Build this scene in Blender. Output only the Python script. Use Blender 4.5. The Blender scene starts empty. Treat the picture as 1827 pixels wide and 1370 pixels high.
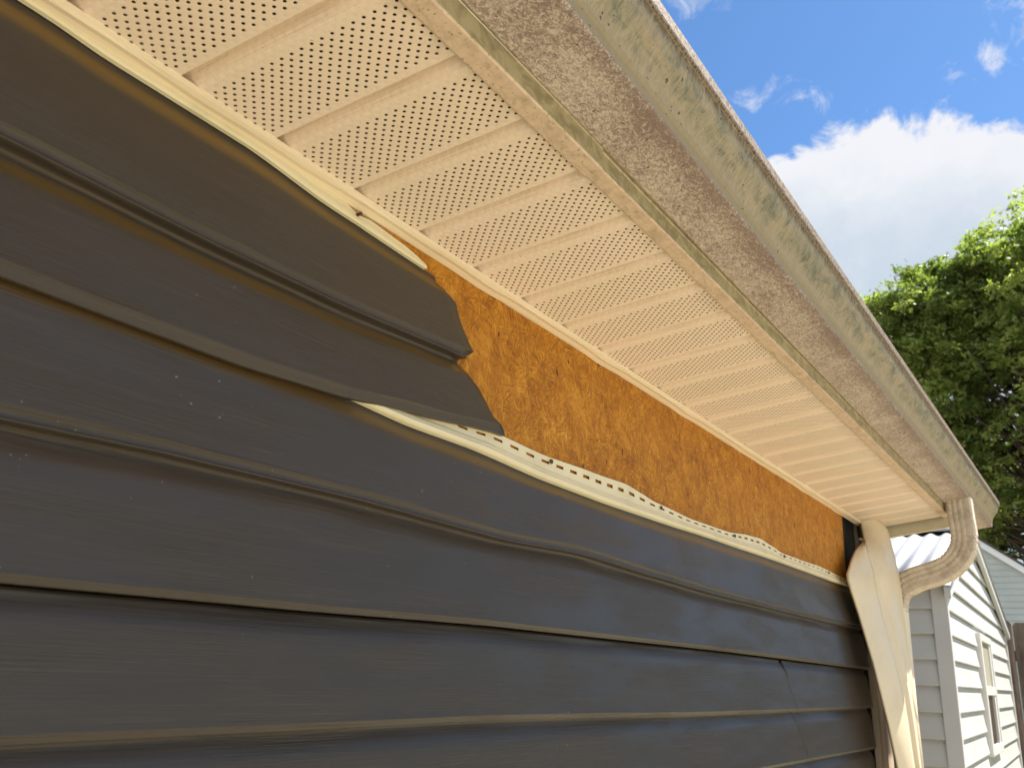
import bpy, math, random
from mathutils import Matrix, Vector
random.seed(7)
U, HS = 0.127, 2.25            # one unit = a 5 inch soffit pitch; soffit height in metres
SC = bpy.context.scene
COL = SC.collection
def W(x, y, z): return Vector((x*U, y*U, z*U+HS))

# ------------------------------------------------------------------ camera
cam_d = bpy.data.cameras.new('camera'); cam = bpy.data.objects.new('camera', cam_d); COL.objects.link(cam)
Rr = [(0.55184094, -0.83297732, 0.04025376), (0.27988291, 0.13951896, -0.9498421), (0.78558076, 0.5354281, 0.31012839)]
cl = W(-3.40233, -5.6584, -4.42558)
cam.matrix_world = Matrix(((Rr[0][0], -Rr[1][0], -Rr[2][0], cl.x), (Rr[0][1], -Rr[1][1], -Rr[2][1], cl.y),
                           (Rr[0][2], -Rr[1][2], -Rr[2][2], cl.z), (0, 0, 0, 1)))
cam_d.sensor_width = 36; cam_d.lens = 1576.97/1827*36
cam_d.clip_start = 0.02; cam_d.clip_end = 2000
cam_d.dof.use_dof = True; cam_d.dof.focus_distance = 1.45; cam_d.dof.aperture_fstop = 11
SC.camera = cam

# ------------------------------------------------------------------ sun, world, exposure
SUN = Vector((0.55, -0.40, 1.0)).normalized()
sd = bpy.data.lights.new('sun', 'SUN'); sd.energy = 4.2; sd.angle = math.radians(0.53); sd.color = (1, .93, .82)
so = bpy.data.objects.new('sun', sd); COL.objects.link(so)
so.rotation_euler = SUN.to_track_quat('Z', 'Y').to_euler(); so.location = (5, -6, 12)
SC.view_settings.view_transform = 'Standard'; SC.view_settings.look = 'None'
SC.view_settings.gamma = 1; SC.view_settings.exposure = 1.65
SC.cycles.max_bounces = 8; SC.cycles.diffuse_bounces = 5; SC.cycles.transparent_max_bounces = 8

class G:                                   # tiny node-graph helper
    def __init__(s, nt): s.nt = nt; s.n = nt.nodes; s.l = nt.links
    def node(s, t, **k):
        n = s.n.new(t)
        for a, v in k.items(): setattr(n, a, v)
        return n
    def put(s, sock, v):
        if v is None: return
        if hasattr(v, 'is_output') or hasattr(v, 'links'): s.l.new(v, sock)
        else: sock.default_value = v
    def m(s, op, a=0, b=None, c=None, clamp=False):
        n = s.node('ShaderNodeMath', operation=op, use_clamp=clamp)
        s.put(n.inputs[0], a); s.put(n.inputs[1], b); s.put(n.inputs[2], c); return n.outputs[0]
    def v(s, op, a, b=None, scale=None):
        n = s.node('ShaderNodeVectorMath', operation=op); s.put(n.inputs[0], a); s.put(n.inputs[1], b)
        if scale is not None: s.put(n.inputs['Scale'], scale)
        return n.outputs['Value'] if op in ('LENGTH', 'DOT_PRODUCT', 'DISTANCE') else n.outputs[0]
    def ss(s, x, a, b):                    # smoothstep map a..b -> 0..1
        n = s.node('ShaderNodeMapRange', interpolation_type='SMOOTHSTEP')
        s.put(n.inputs[0], x); s.put(n.inputs[1], a); s.put(n.inputs[2], b); n.inputs[3].default_value = 0; n.inputs[4].default_value = 1
        return n.outputs[0]
    def mix(s, f, a, b, mode='MIX'):
        n = s.node('ShaderNodeMix', data_type='RGBA', blend_type=mode)
        s.put(n.inputs[0], f); s.put(n.inputs[6], a); s.put(n.inputs[7], b); return n.outputs[2]
    def noise(s, vec, scale, detail=4, rough=.55, dist=0, col=False):
        n = s.node('ShaderNodeTexNoise'); s.put(n.inputs['Vector'], vec); s.put(n.inputs['Scale'], scale)
        n.inputs['Detail'].default_value = detail; n.inputs['Roughness'].default_value = rough; n.inputs['Distortion'].default_value = dist
        return n.outputs['Color' if col else 'Fac']
    def ramp(s, f, stops):
        n = s.node('ShaderNodeValToRGB'); s.put(n.inputs[0], f); e = n.color_ramp.elements
        while len(e) < len(stops): e.new(.5)
        for k, (p, c) in enumerate(stops): e[k].position = p; e[k].color = (*c, 1)
        return n.outputs[0]
    def sep(s, v): n = s.node('ShaderNodeSeparateXYZ'); s.put(n.inputs[0], v); return n.outputs
    def comb(s, x, y, z): n = s.node('ShaderNodeCombineXYZ'); s.put(n.inputs[0], x); s.put(n.inputs[1], y); s.put(n.inputs[2], z); return n.outputs[0]
    def bump(s, h, dist, strength=1, normal=None):
        n = s.node('ShaderNodeBump'); s.put(n.inputs['Height'], h); n.inputs['Distance'].default_value = dist
        n.inputs['Strength'].default_value = strength; s.put(n.inputs['Normal'], normal); return n.outputs[0]

def C4(c): return (*c, 1)
w = bpy.data.worlds.new('World'); SC.world = w; w.use_nodes = True
g = G(w.node_tree); bg = g.n['Background']
sky = g.node('ShaderNodeTexSky', sky_type='NISHITA'); sky.sun_disc = False
sky.sun_elevation = math.asin(SUN.z); sky.sun_rotation = math.atan2(SUN.x, SUN.y)
sky.air_density = 1.0; sky.dust_density = .3; sky.ozone_density = 5.0
dirv = g.node('ShaderNodeTexCoord').outputs['Generated']
dx, dy, dz = g.sep(dirv)[:3]
az = g.m('MULTIPLY', g.m('ARCTAN2', dy, dx), 57.2958); el = g.m('MULTIPLY', g.m('ARCSINE', dz), 57.2958)
cloud_p = g.comb(g.m('MULTIPLY', az, .1), g.m('MULTIPLY', el, .125), 0.0)
nA = g.noise(cloud_p, 1.3, 8, .62, .35); nB = g.noise(cloud_p, 3.2, 7, .66, .8); nD = g.noise(cloud_p, .62, 5, .55, .2)
# the cumulus bank: its top follows a hump of elevation over azimuth, broken up by noise
dA = g.m('SUBTRACT', az, 9.0); hump = g.m('SUBTRACT', 33.1, g.m('MULTIPLY', g.m('MULTIPLY', dA, dA), .033))
over = g.m('SUBTRACT', hump, el)
over = g.m('ADD', over, g.m('MULTIPLY', g.m('SUBTRACT', nA, .5), 7.0)); over = g.m('ADD', over, g.m('MULTIPLY', g.m('SUBTRACT', nB, .5), 3.0))
bank = g.ss(over, -.35, .75)
def puff(a0, e0, ra, re, amp, w2=4.0):
    qa = g.m('DIVIDE', g.m('SUBTRACT', az, a0), ra); qe = g.m('DIVIDE', g.m('SUBTRACT', el, e0), re)
    r = g.m('SQRT', g.m('ADD', g.m('MULTIPLY', qa, qa), g.m('MULTIPLY', qe, qe)))
    f = g.m('SUBTRACT', 1.0, r); f = g.m('ADD', f, g.m('MULTIPLY', g.m('SUBTRACT', nB, .5), w2))
    return g.m('MULTIPLY', g.ss(f, .25, 1.6), amp)
puffs = puff(20.5, 41.8, 3.4, 2.0, 1.0, 3.0)
for a in [(-.9, 36.4, 3.3, 3.6, 1.0, 3.8), (1.6, 34.9, 1.8, 1.3, .8, 4.5), (17.4, 35.5, 2.0, 1.0, .75, 4.5), (13.6, 34.9, 2.8, 1.1, .7, 5), (4.0, 34.3, 1.4, 1.0, .7, 4.5)]:
    puffs = g.m('MAXIMUM', puffs, puff(*a))
rest = g.m('MULTIPLY', g.ss(nD, .40, .54), g.ss(g.m('ABSOLUTE', g.m('SUBTRACT', az, 8.0)), 30, 55))
rest = g.m('MULTIPLY', rest, g.ss(el, 2, 10))
cover = g.m('MAXIMUM', g.m('MAXIMUM', bank, puffs), g.m('MULTIPLY', rest, .9))
cover = g.m('MULTIPLY', cover, g.ss(el, -2, 3))
# body of the bank: whiter tops, blue-grey deeper down
body = g.m('ADD', over, g.m('MULTIPLY', g.m('SUBTRACT', nD, .5), 10.0))
body = g.m('ADD', body, g.m('MULTIPLY', g.m('SUBTRACT', g.noise(cloud_p, 1.7, 3, .5), .5), 6.0))
ccol = g.ramp(g.ss(body, .5, 8), [(0, (5.7, 5.8, 6.1)), (1, (3.9, 4.5, 5.2))])
ccol = g.mix(g.m('MULTIPLY', g.ss(nA, .45, .7), .3), ccol, C4((6.0, 6.0, 6.2)))
skyc = g.mix(1.0, sky.outputs[0], C4((.78, 1.0, 1.14)), 'MULTIPLY')
g.l.new(g.mix(cover, skyc, ccol), bg.inputs['Color']); bg.inputs['Strength'].default_value = .05

# ------------------------------------------------------------------ materials
def mat(name, build):
    m = bpy.data.materials.new(name); m.use_nodes = True
    g = G(m.node_tree); b = g.n['Principled BSDF']; build(g, b); return m
def setp(g, b, col=None, rough=None, normal=None, metal=None, spec=None):
    if col is not None: g.put(b.inputs['Base Color'], C4(col) if isinstance(col, tuple) and len(col) == 3 else col)
    if rough is not None: g.put(b.inputs['Roughness'], rough)
    if normal is not None: g.put(b.inputs['Normal'], normal)
    if metal is not None: b.inputs['Metallic'].default_value = metal
    if spec is not None: b.inputs['Specular IOR Level'].default_value = spec
def geo(g): return g.node('ShaderNodeNewGeometry').outputs['Position']
def mapv(g, v, sc): return g.v('MULTIPLY', v, sc)

def siding_b(g, b):
    p = geo(g); v_, st_ = g.sep(g.node('ShaderNodeTexCoord').outputs['UV'])[:2]    # v_: height within the course, st_: strength of the soffit reflection painted on its cove
    grain = g.noise(mapv(g, p, (7, 60, 420)), 1, 4, .7, .6)
    patch = g.ss(g.noise(mapv(g, p, (4, 4, 14)), 1, 3, .5), .42, .62)
    wave = g.noise(mapv(g, p, (2.4, 2, 9)), 1, 2, .5)
    specks = g.m('MULTIPLY', g.ss(g.noise(mapv(g, p, (1, 1, .7)), 260, 0, .5), .845, .86), g.ss(g.noise(p, 4.5, 3, .6), .5, .62))
    col = g.mix(g.noise(mapv(g, p, (1.5, 2, 12)), 2, 4, .6), C4((.040, .0315, .0245)), C4((.054, .044, .035)))
    col = g.mix(g.m('MULTIPLY', g.ss(grain, .5, .72), .2), col, C4((.12, .104, .088)))
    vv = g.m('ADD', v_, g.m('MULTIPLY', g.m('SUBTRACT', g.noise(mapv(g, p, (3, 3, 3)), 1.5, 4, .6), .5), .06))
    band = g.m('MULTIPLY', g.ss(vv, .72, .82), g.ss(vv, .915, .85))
    col = g.mix(g.m('MULTIPLY', g.m('MULTIPLY', band, st_), .85), col, C4((.165, .095, .02)))  # golden band paints the soffit's reflection into the cove colour
    col = g.mix(g.m('MULTIPLY', specks, .35), col, C4((.5, .48, .42)))
    gh = g.m('MULTIPLY', grain, g.m('MULTIPLY_ADD', patch, .75, .25))
    n1 = g.bump(wave, .010, .6)
    setp(g, b, col, g.m('MULTIPLY_ADD', grain, .22, .26), g.bump(gh, .0012, .9, n1), spec=.43)
M_SIDE = mat('dark_siding_vinyl', siding_b)

def cream(name, c, dirt=.15, rough=.45, grain=(6, 60, 6)):
    def f(g, b):
        p = geo(g)
        gr = g.noise(mapv(g, p, grain), 8, 3, .6)
        d = g.noise(p, 9, 5, .65)
        col = g.mix(g.m('MULTIPLY', g.ss(d, .45, .75), dirt), C4(c), C4(tuple(x*y for x, y in zip(c, (.55, .56, .45)))))
        col = g.mix(g.m('MULTIPLY', g.ss(gr, .55, .75), .12), col, C4(tuple(x*.7 for x in c)))
        setp(g, b, col, rough, g.bump(gr, .0006, .5))
    return mat(name, f)
M_TRIM = cream('cream_trim_vinyl', (.83, .72, .53))
M_HEM = cream('unpainted_vinyl_hem', (.80, .74, .52), .3, .5, (3, 30, 90))
M_POST = cream('corner_post_vinyl', (.74, .65, .48), .2, .4, (30, 30, 3))
M_BOARD = cream('rake_board_paint', (.66, .62, .45), .25)
M_LEG = cream('shaded_trim_vinyl', (.42, .35, .28), .3)  # post vinyl darkened; the leg's shade is put into its colour

def soffit_b(g, b):
    uv = g.node('ShaderNodeTexCoord').outputs['UV']
    s_, o_ = g.sep(uv)[:2]
    P, Q = .0515, .0975
    k = g.m('DIVIDE', g.m('SUBTRACT', s_, .290), P); ki = g.m('ROUND', k)
    ds = g.m('MULTIPLY', g.m('SUBTRACT', k, ki), P)
    par = g.m('MODULO', ki, 2.0)
    j = g.m('DIVIDE', g.m('SUBTRACT', o_, g.m('MULTIPLY_ADD', par, -Q/2, .062)), Q)
    do = g.m('MULTIPLY', g.m('SUBTRACT', j, g.m('ROUND', j)), Q)
    r = g.m('SQRT', g.m('ADD', g.m('MULTIPLY', ds, ds), g.m('MULTIPLY', do, do)))
    inb = g.m('MULTIPLY', g.m('GREATER_THAN', s_, .265), g.m('LESS_THAN', s_, .933))
    hole = g.m('MULTIPLY', g.m('SUBTRACT', 1.0, g.ss(r, .0125, .0155)), inb)
    p = geo(g)
    wood = g.noise(g.v('MULTIPLY', uv, (85, 1.3, 1)), 1, 3, .6)
    blotch = g.noise(p, 14, 4, .6)
    col = g.mix(g.ss(blotch, .4, .7), C4((.87, .73, .60)), C4((.85, .73, .58)))
    col = g.mix(g.m('MULTIPLY', g.ss(wood, .48, .75), g.m('MULTIPLY_ADD', g.m('LESS_THAN', s_, .20), .45, .08)), col, C4((.50, .41, .27)))
    mil = g.m('MULTIPLY', g.ss(g.m('ADD', o_, g.m('MULTIPLY', g.noise(p, 30, 5, .7), .9)), 2.05, 2.6), .65)
    col = g.mix(mil, col, C4((.46, .37, .27)))
    col = g.mix(g.m('MULTIPLY', g.node('ShaderNodeObjectInfo').outputs['Random'], .16), col, C4((.70, .60, .42)))
    spk = g.ss(g.noise(p, 330, 1, .5), .74, .79)
    col = g.mix(g.m('MULTIPLY', spk, .5), col, C4((.2, .14, .07)))
    dim = g.m('ADD', wood, g.m('MULTIPLY', g.ss(r, .03, .014), -1.2))
    setp(g, b, col, .5, g.bump(dim, .0004, .5))
    tr = g.node('ShaderNodeBsdfTransparent'); mx = g.node('ShaderNodeMixShader')
    g.l.new(hole, mx.inputs[0]); g.l.new(b.outputs[0], mx.inputs[1]); g.l.new(tr.outputs[0], mx.inputs[2])
    g.l.new(mx.outputs[0], g.n['Material Output'].inputs[0])
M_SOF = mat('perforated_soffit_vinyl', soffit_b)

def flange_b(g, b):
    p = geo(g)
    a = g.noise(p, 60, 5, .7); c = g.noise(mapv(g, p, (9, 22, 14)), 3, 5, .7, 1.0)
    col = g.mix(g.ss(a, .35, .7), C4((.70, .55, .41)), C4((.56, .43, .31)))
    col = g.mix(g.m('MULTIPLY', g.ss(c, .5, .68), .55), col, C4((.36, .31, .17)))
    col = g.mix(g.m('MULTIPLY', g.ss(g.noise(p, 260, 2, .6), .63, .7), .7), col, C4((.13, .10, .05)))
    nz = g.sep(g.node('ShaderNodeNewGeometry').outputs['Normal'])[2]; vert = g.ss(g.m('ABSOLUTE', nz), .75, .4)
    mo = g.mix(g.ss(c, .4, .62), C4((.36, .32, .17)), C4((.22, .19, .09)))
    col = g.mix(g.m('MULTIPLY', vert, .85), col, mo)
    setp(g, b, col, .6, g.bump(a, .0008, .5), spec=.25)
M_FLANGE = mat('mildewed_fascia_metal', flange_b)

def gutter_b(g, b):
    uv = g.node('ShaderNodeTexCoord').outputs['UV']     # u along the gutter, v along its profile 0..1
    u_, v_ = g.sep(uv)[:2]; p = geo(g)
    base = g.mix(g.noise(p, 11, 4, .6), C4((.60, .51, .36)), C4((.50, .43, .30)))
    # underside: pinkish mildew mottling in short streaks across it
    q = g.v('MULTIPLY', uv, (16, 40, 1))
    m1 = g.noise(q, 1.0, 7, .78, 1.2); m2 = g.noise(g.v('MULTIPLY', uv, (1.1, 2.6, 1)), 1, 4, .6)
    fine = g.noise(g.v('MULTIPLY', uv, (30, 60, 1)), 1.6, 4, .8, .5)
    mm = g.m('ADD', g.m('MULTIPLY', m1, .62), g.m('ADD', g.m('MULTIPLY_ADD', m2, .12, .065), g.m('MULTIPLY', fine, .28)))
    mm = g.m('ADD', mm, g.m('MULTIPLY', g.ss(v_, .20, .385), .05))
    mm = g.m('ADD', mm, g.m('MULTIPLY', g.m('SUBTRACT', g.noise(p, 7, 5, .7), .5), .13))
    und = g.mix(g.ss(mm, .50, .65), C4((.64, .57, .49)), C4((.245, .185, .165)))
    und = g.mix(g.m('MULTIPLY', g.ss(fine, .54, .64), .6), und, C4((.30, .23, .18)))
    # front: green-grey blotches and drip streaks down the ogee
    f1 = g.noise(g.v('MULTIPLY', uv, (2.0, 7, 1)), 1, 5, .65, .8); f2 = g.noise(g.v('MULTIPLY', uv, (20, 9, 1)), 1, 6, .75, 1.6)
    mid = g.m('MULTIPLY', g.ss(v_, .50, .62), g.ss(v_, .80, .68))
    fr = g.mix(g.m('MULTIPLY', g.ss(f2, .36, .70), .7), base, C4((.36, .29, .18)))
    grn = g.m('MULTIPLY', mid, g.ss(g.m('ADD', f1, g.m('MULTIPLY', g.m('SUBTRACT', f2, .5), .5)), .34, .64))
    fr = g.mix(g.m('MULTIPLY', grn, .85), fr, C4((.30, .31, .235)))
    dk = g.m('MULTIPLY', mid, g.ss(g.m('ADD', g.m('MULTIPLY', f1, .5), g.m('MULTIPLY', f2, .5)), .50, .64))
    fr = g.mix(g.m('MULTIPLY', dk, .7), fr, C4((.12, .125, .10)))
    ed = g.m('MULTIPLY', g.ss(v_, .705, .77), g.ss(v_, .80, .785))
    fr = g.mix(g.m('MULTIPLY', g.m('MULTIPLY', ed, g.ss(f2, .3, .6)), .85), fr, C4((.11, .085, .055)))
    rust = g.ss(g.noise(p, 210, 3, .7), .45, .62)
    lip = g.mix(rust, C4((.22, .18, .135)), C4((.07, .045, .03)))
    fr = g.mix(g.m('MULTIPLY', g.ss(v_, .50, .45), .6), fr, C4((.40, .33, .18)))
    fr = g.mix(1.0, fr, C4((.74, .74, .72)), 'MULTIPLY')
    col = g.mix(g.m('GREATER_THAN', v_, .392), und, fr); col = g.mix(g.m('GREATER_THAN', v_, .797), col, lip)
    spk = g.ss(g.noise(p, 120, 1, .5), .735, .76); col = g.mix(g.m('MULTIPLY', spk, .8), col, C4((.05, .04, .02)))
    setp(g, b, col, .62, g.bump(g.m('ADD', m1, f2), .0006, .7), spec=.22)
M_GUT = mat('mildewed_gutter_metal', gutter_b)

def osb_b(g, b):
    p = geo(g); x_, y_, z_ = g.sep(p)[:3]; P0 = g.comb(x_, z_, 0.0)
    P2 = g.v('ADD', P0, g.v('SCALE', g.v('SUBTRACT', g.noise(P0, 40, 2, .5, 0, True), (.5, .5, .5)), None, .002))
    def layer(scale, seed, across, along, det=2):
        vo = g.node('ShaderNodeTexVoronoi', feature='F1', voronoi_dimensions='2D'); vo.inputs['Scale'].default_value = scale
        g.l.new(g.v('ADD', P2, (seed, seed*.7, 0)), vo.inputs['Vector'])
        cr = g.sep(vo.outputs['Color'])
        ro = g.node('ShaderNodeVectorRotate', rotation_type='Z_AXIS'); g.l.new(P2, ro.inputs['Vector'])
        g.l.new(g.m('MULTIPLY', cr[0], 6.283), ro.inputs['Angle'])
        off = g.v('ADD', ro.outputs[0], g.v('SCALE', vo.outputs['Color'], None, 3.0))
        return g.noise(g.v('MULTIPLY', off, (across, along, 1)), 1, det, .6, 0), cr[1]
    f1, c1 = layer(40, 0.0, 290, 34); f2, c2 = layer(80, 4.3, 380, 60); f3, c3 = layer(15, 9.1, 170, 11, 3)
    pick = g.ss(g.noise(P0, 16, 3, .6), .42, .55); pick2 = g.ss(g.noise(g.v('ADD', P0, (3, 7, 0)), 11, 3, .6), .53, .60)
    def thin(f, w): return g.ss(g.m('ABSOLUTE', g.m('SUBTRACT', f, .47)), w, w*.25)
    ln = g.mix(pick, g.comb(thin(f1, .035), 0, 0), g.comb(thin(f2, .045), 0, 0)); ln = g.mix(g.m('MULTIPLY', pick2, .8), ln, g.comb(g.m('MULTIPLY', thin(f3, .02), .8), 0, 0)); line = g.sep(ln)[0]
    fb = g.sep(g.mix(pick, g.comb(f1, 0, 0), g.comb(f2, 0, 0)))[0]
    tone = g.m('ADD', g.m('MULTIPLY', c1, .22), g.m('ADD', g.m('MULTIPLY', c2, .16), g.m('MULTIPLY', c3, .14)))
    v = g.m('ADD', g.m('MULTIPLY', g.m('SUBTRACT', fb, .32), .9), tone)
    for ang, sd_ in ((.35, 2.0), (1.75, 6.0), (2.7, 11.0)):
        ro = g.node('ShaderNodeVectorRotate', rotation_type='Z_AXIS'); g.l.new(P2, ro.inputs['Vector']); ro.inputs['Angle'].default_value = ang
        vo = g.node('ShaderNodeTexVoronoi', feature='F1', voronoi_dimensions='2D', distance='MANHATTAN'); vo.inputs['Scale'].default_value = 1
        g.l.new(g.v('ADD', g.v('MULTIPLY', ro.outputs[0], (95, 26, 1)), (sd_, sd_, 0)), vo.inputs['Vector'])
        v = g.m('ADD', v, g.m('MULTIPLY', g.m('SUBTRACT', g.sep(vo.outputs['Color'])[0], .5), .17))
    col = g.ramp(v, [(0.0, (.26, .090, .007)), (.25, (.41, .165, .012)), (.5, (.52, .225, .018)), (.75, (.61, .29, .032)), (1.0, (.70, .39, .075))])
    col = g.mix(g.m('MULTIPLY', line, .85), col, C4((.22, .062, .004)))
    big = g.noise(P0, 5.5, 4, .6); col = g.mix(g.m('MULTIPLY', g.ss(big, .47, .66), .30), col, C4((.46, .18, .008)))
    kn = g.ss(g.noise(g.v('MULTIPLY', P0, (1, .55, 1)), 62, 1, .4), .742, .765)
    col = g.mix(g.m('MULTIPLY', kn, .85), col, C4((.07, .012, .006)))
    setp(g, b, col, .62, g.bump(g.m('SUBTRACT', fb, g.m('MULTIPLY', line, .5)), .0012, .6), spec=.3)
M_OSB = mat('oriented_strand_board', osb_b)

def flat(name, c, rough=.6, var=.12, scale=6, metal=0):
    def f(g, b):
        n = g.noise(geo(g), scale, 5, .6)
        setp(g, b, g.mix(g.ss(n, .35, .7), C4(c), C4(tuple(x*(1-var) for x in c))), rough, g.bump(n, .001, .3), metal)
    return mat(name, f)
M_BACKING = flat('dark_backing', (.012, .012, .012), .9)  # near-black colour that stands in for shade behind the wall gap
M_SHINGLE = flat('roof_shingle', (.09, .08, .075), .9, .5, 60)
M_NAIL = flat('rusty_nail_steel', (.12, .08, .05), .5, .4, 200, .6)
M_SHED = flat('cream_shed_vinyl', (.52, .53, .51), .5, .10, 3)
M_SHTRIM = flat('shed_white_trim', (.54, .55, .54), .5, .08, 4)
M_TIN = flat('white_corrugated_steel', (.30, .31, .335), .45, .05, 5)
M_WFR = flat('white_window_vinyl', (.66, .66, .64), .4, .05)
M_FARH = flat('pale_green_siding', (.50, .56, .54), .6, .10, 2)
M_FARW = flat('white_rake_paint', (.80, .84, .86), .5, .05, 2)
M_PALEPANE = flat('pale_pane', (.30, .29, .22), .8, .2, 5)  # opaque pale colour for the upper pane
M_BARK = flat('grey_brown_bark', (.10, .075, .05), .9, .5, 14)
def glass_b(g, b): setp(g, b, (.10, .085, .07), .06)
M_GLASS = mat('window_glass', glass_b)
def fence_b(g, b):
    p = geo(g); r = g.node('ShaderNodeObjectInfo').outputs['Random']
    n = g.noise(g.v('ADD', mapv(g, p, (9, 14, 1.1)), g.comb(g.m('MULTIPLY', r, 40), 0, 0)), 2, 6, .7, .6)
    col = g.ramp(n, [(.3, (.045, .032, .024)), (.5, (.13, .095, .07)), (.68, (.24, .18, .13))])
    setp(g, b, col, .85, g.bump(n, .003, .6))
M_FENCE = mat('weathered_fence_wood', fence_b)
def ground_b(g, b):
    p = geo(g); n = g.noise(p, 3, 8, .7); m = g.noise(p, .22, 5, .6); f = g.noise(p, 60, 4, .7)
    dry = g.mix(f, C4((.42, .355, .285)), C4((.31, .25, .19))); grn = g.mix(f, C4((.10, .15, .03)), C4((.20, .22, .06)))
    setp(g, b, g.mix(g.ss(g.m('ADD', m, g.m('MULTIPLY', g.m('SUBTRACT', n, .5), .6)), .52, .66), dry, grn), .95, g.bump(n, .03, .6))
M_GROUND = mat('dry_lawn_soil', ground_b)
def leaf(name, a, c):
    def f(g, b):
        at = g.node('ShaderNodeAttribute'); at.attribute_name = 'tone'
        col = g.ramp(at.outputs['Fac'], [(0, a), (1, c)])
        setp(g, b, col, .5)
        tl = g.node('ShaderNodeBsdfTranslucent'); g.l.new(g.mix(1.0, col, C4((1.15, 1.3, .55)), 'MULTIPLY'), tl.inputs[0])
        mx = g.node('ShaderNodeMixShader'); mx.inputs[0].default_value = .5
        g.l.new(b.outputs[0], mx.inputs[1]); g.l.new(tl.outputs[0], mx.inputs[2]); g.l.new(mx.outputs[0], g.n['Material Output'].inputs[0])
    return mat(name, f)
M_LEAF = leaf('broad_leaf', (.085, .13, .035), (.36, .42, .13))
M_LEAF2 = leaf('dark_leaf', (.02, .045, .01), (.07, .12, .02))
def spout_b(g, b):
    p = geo(g); n = g.noise(p, 22, 6, .72, .3); f = g.noise(p, 170, 4, .7)
    col = g.mix(g.ss(n, .40, .66), C4((.62, .55, .44)), C4((.43, .36, .27)))
    col = g.mix(g.m('MULTIPLY', g.ss(f, .55, .7), .5), col, C4((.33, .25, .17)))
    setp(g, b, col, .5, g.bump(n, .001, .5))
M_SPOUT = mat('stained_downspout_metal', spout_b)
M_SPOUTW = cream('clean_downspout_paint', (.80, .72, .56), .1)

# ------------------------------------------------------------------ object helpers
def tag(o, label=None, cat=None, group=None, kind=None):
    for k, v in (('label', label), ('category', cat), ('group', group), ('kind', kind)):
        if v: o[k] = v
    return o
def empty(name, loc, rz=0):
    o = bpy.data.objects.new(name, None); COL.objects.link(o); o.location = loc; o.rotation_euler = (0, 0, rz); o.empty_display_size = .1; return o
def mesh(name, vs, fs, mats, parent=None, smooth=False, uv=None, mi=None, local=False):
    """vs in metres; world space unless local; one linked mesh object"""
    if parent is not None and not local:
        off = Vector((0, 0, 0)); q = parent
        while q is not None: off += q.location; q = q.parent
        vs = [Vector(v)-off for v in vs]
    me = bpy.data.meshes.new(name); me.from_pydata([tuple(v) for v in vs], [], fs); me.validate(verbose=False)
    for m in (mats if isinstance(mats, (list, tuple)) else [mats]): me.materials.append(m)
    if smooth: me.polygons.foreach_set('use_smooth', [True]*len(me.polygons))
    if mi: me.polygons.foreach_set('material_index', mi)
    if uv:
        l = me.uv_layers.new(name='UVMap')
        for lp in me.loops: l.data[lp.index].uv = uv[lp.vertex_index]
    me.update(); o = bpy.data.objects.new(name, me); COL.objects.link(o); o.parent = parent; return o
def solid(o, t, off=-1, rim=0, even=False):
    m = o.modifiers.new('thickness', 'SOLIDIFY'); m.thickness = t; m.offset = off; m.material_offset_rim = rim; m.use_even_offset = even; return o
def bevel(o, wd=.002, seg=2):
    m = o.modifiers.new('bevel', 'BEVEL'); m.width = wd; m.segments = seg; m.limit_method = 'ANGLE'; m.angle_limit = math.radians(40); return o
def grid(rows):                       # rows: list of equal-length point rows
    n = len(rows[0]); vs = [p for r in rows for p in r]; fs = []
    for i in range(len(rows)-1):
        for j in range(n-1): fs.append((i*n+j, i*n+j+1, (i+1)*n+j+1, (i+1)*n+j))
    return vs, fs
class MB:
    def __init__(s): s.v = []; s.f = []
    def box(s, a, b, f=lambda x, y, z: Vector((x, y, z))):
        k = len(s.v); (x0, y0, z0), (x1, y1, z1) = a, b
        s.v += [f(x, y, z) for x, y, z in [(x0, y0, z0), (x1, y0, z0), (x1, y1, z0), (x0, y1, z0), (x0, y0, z1), (x1, y0, z1), (x1, y1, z1), (x0, y1, z1)]]
        s.f += [tuple(k+i for i in q) for q in [(0, 3, 2, 1), (4, 5, 6, 7), (0, 1, 5, 4), (1, 2, 6, 5), (2, 3, 7, 6), (3, 0, 4, 7)]]; return s
    def prism(s, poly, ext, f):       # poly: 2-D pts; ext: (a, b); f(px, py, e) -> point
        k = len(s.v); n = len(poly)
        s.v += [f(px, py, ext[0]) for px, py in poly]+[f(px, py, ext[1]) for px, py in poly]
        s.f += [tuple(k+i for i in range(n)), tuple(k+n+i for i in reversed(range(n)))]
        s.f += [(k+i, k+n+i, k+n+(i+1) % n, k+(i+1) % n) for i in range(n)]; return s
    def tube(s, pts, rads, n=8):
        k = len(s.v); pts = [Vector(p) for p in pts]
        for i, p in enumerate(pts):
            t = (pts[min(i+1, len(pts)-1)]-pts[max(i-1, 0)]).normalized()
            a = t.cross(Vector((.13, .2, 1)) if abs(t.z) < .9 else Vector((1, 0, 0))).normalized(); c = t.cross(a)
            for j in range(n):
                th = 6.28318*j/n; s.v.append(p+(a*math.cos(th)+c*math.sin(th))*rads[i])
        for i in range(len(pts)-1):
            for j in range(n): s.f.append((k+i*n+j, k+i*n+(j+1) % n, k+(i+1)*n+(j+1) % n, k+(i+1)*n+j))
        s.f += [tuple(k+j for j in reversed(range(n))), tuple(k+(len(pts)-1)*n+j for j in range(n))]; return s
    def build(s, name, m, parent=None, **k): return mesh(name, s.v, s.f, m, parent, **k)

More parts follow.
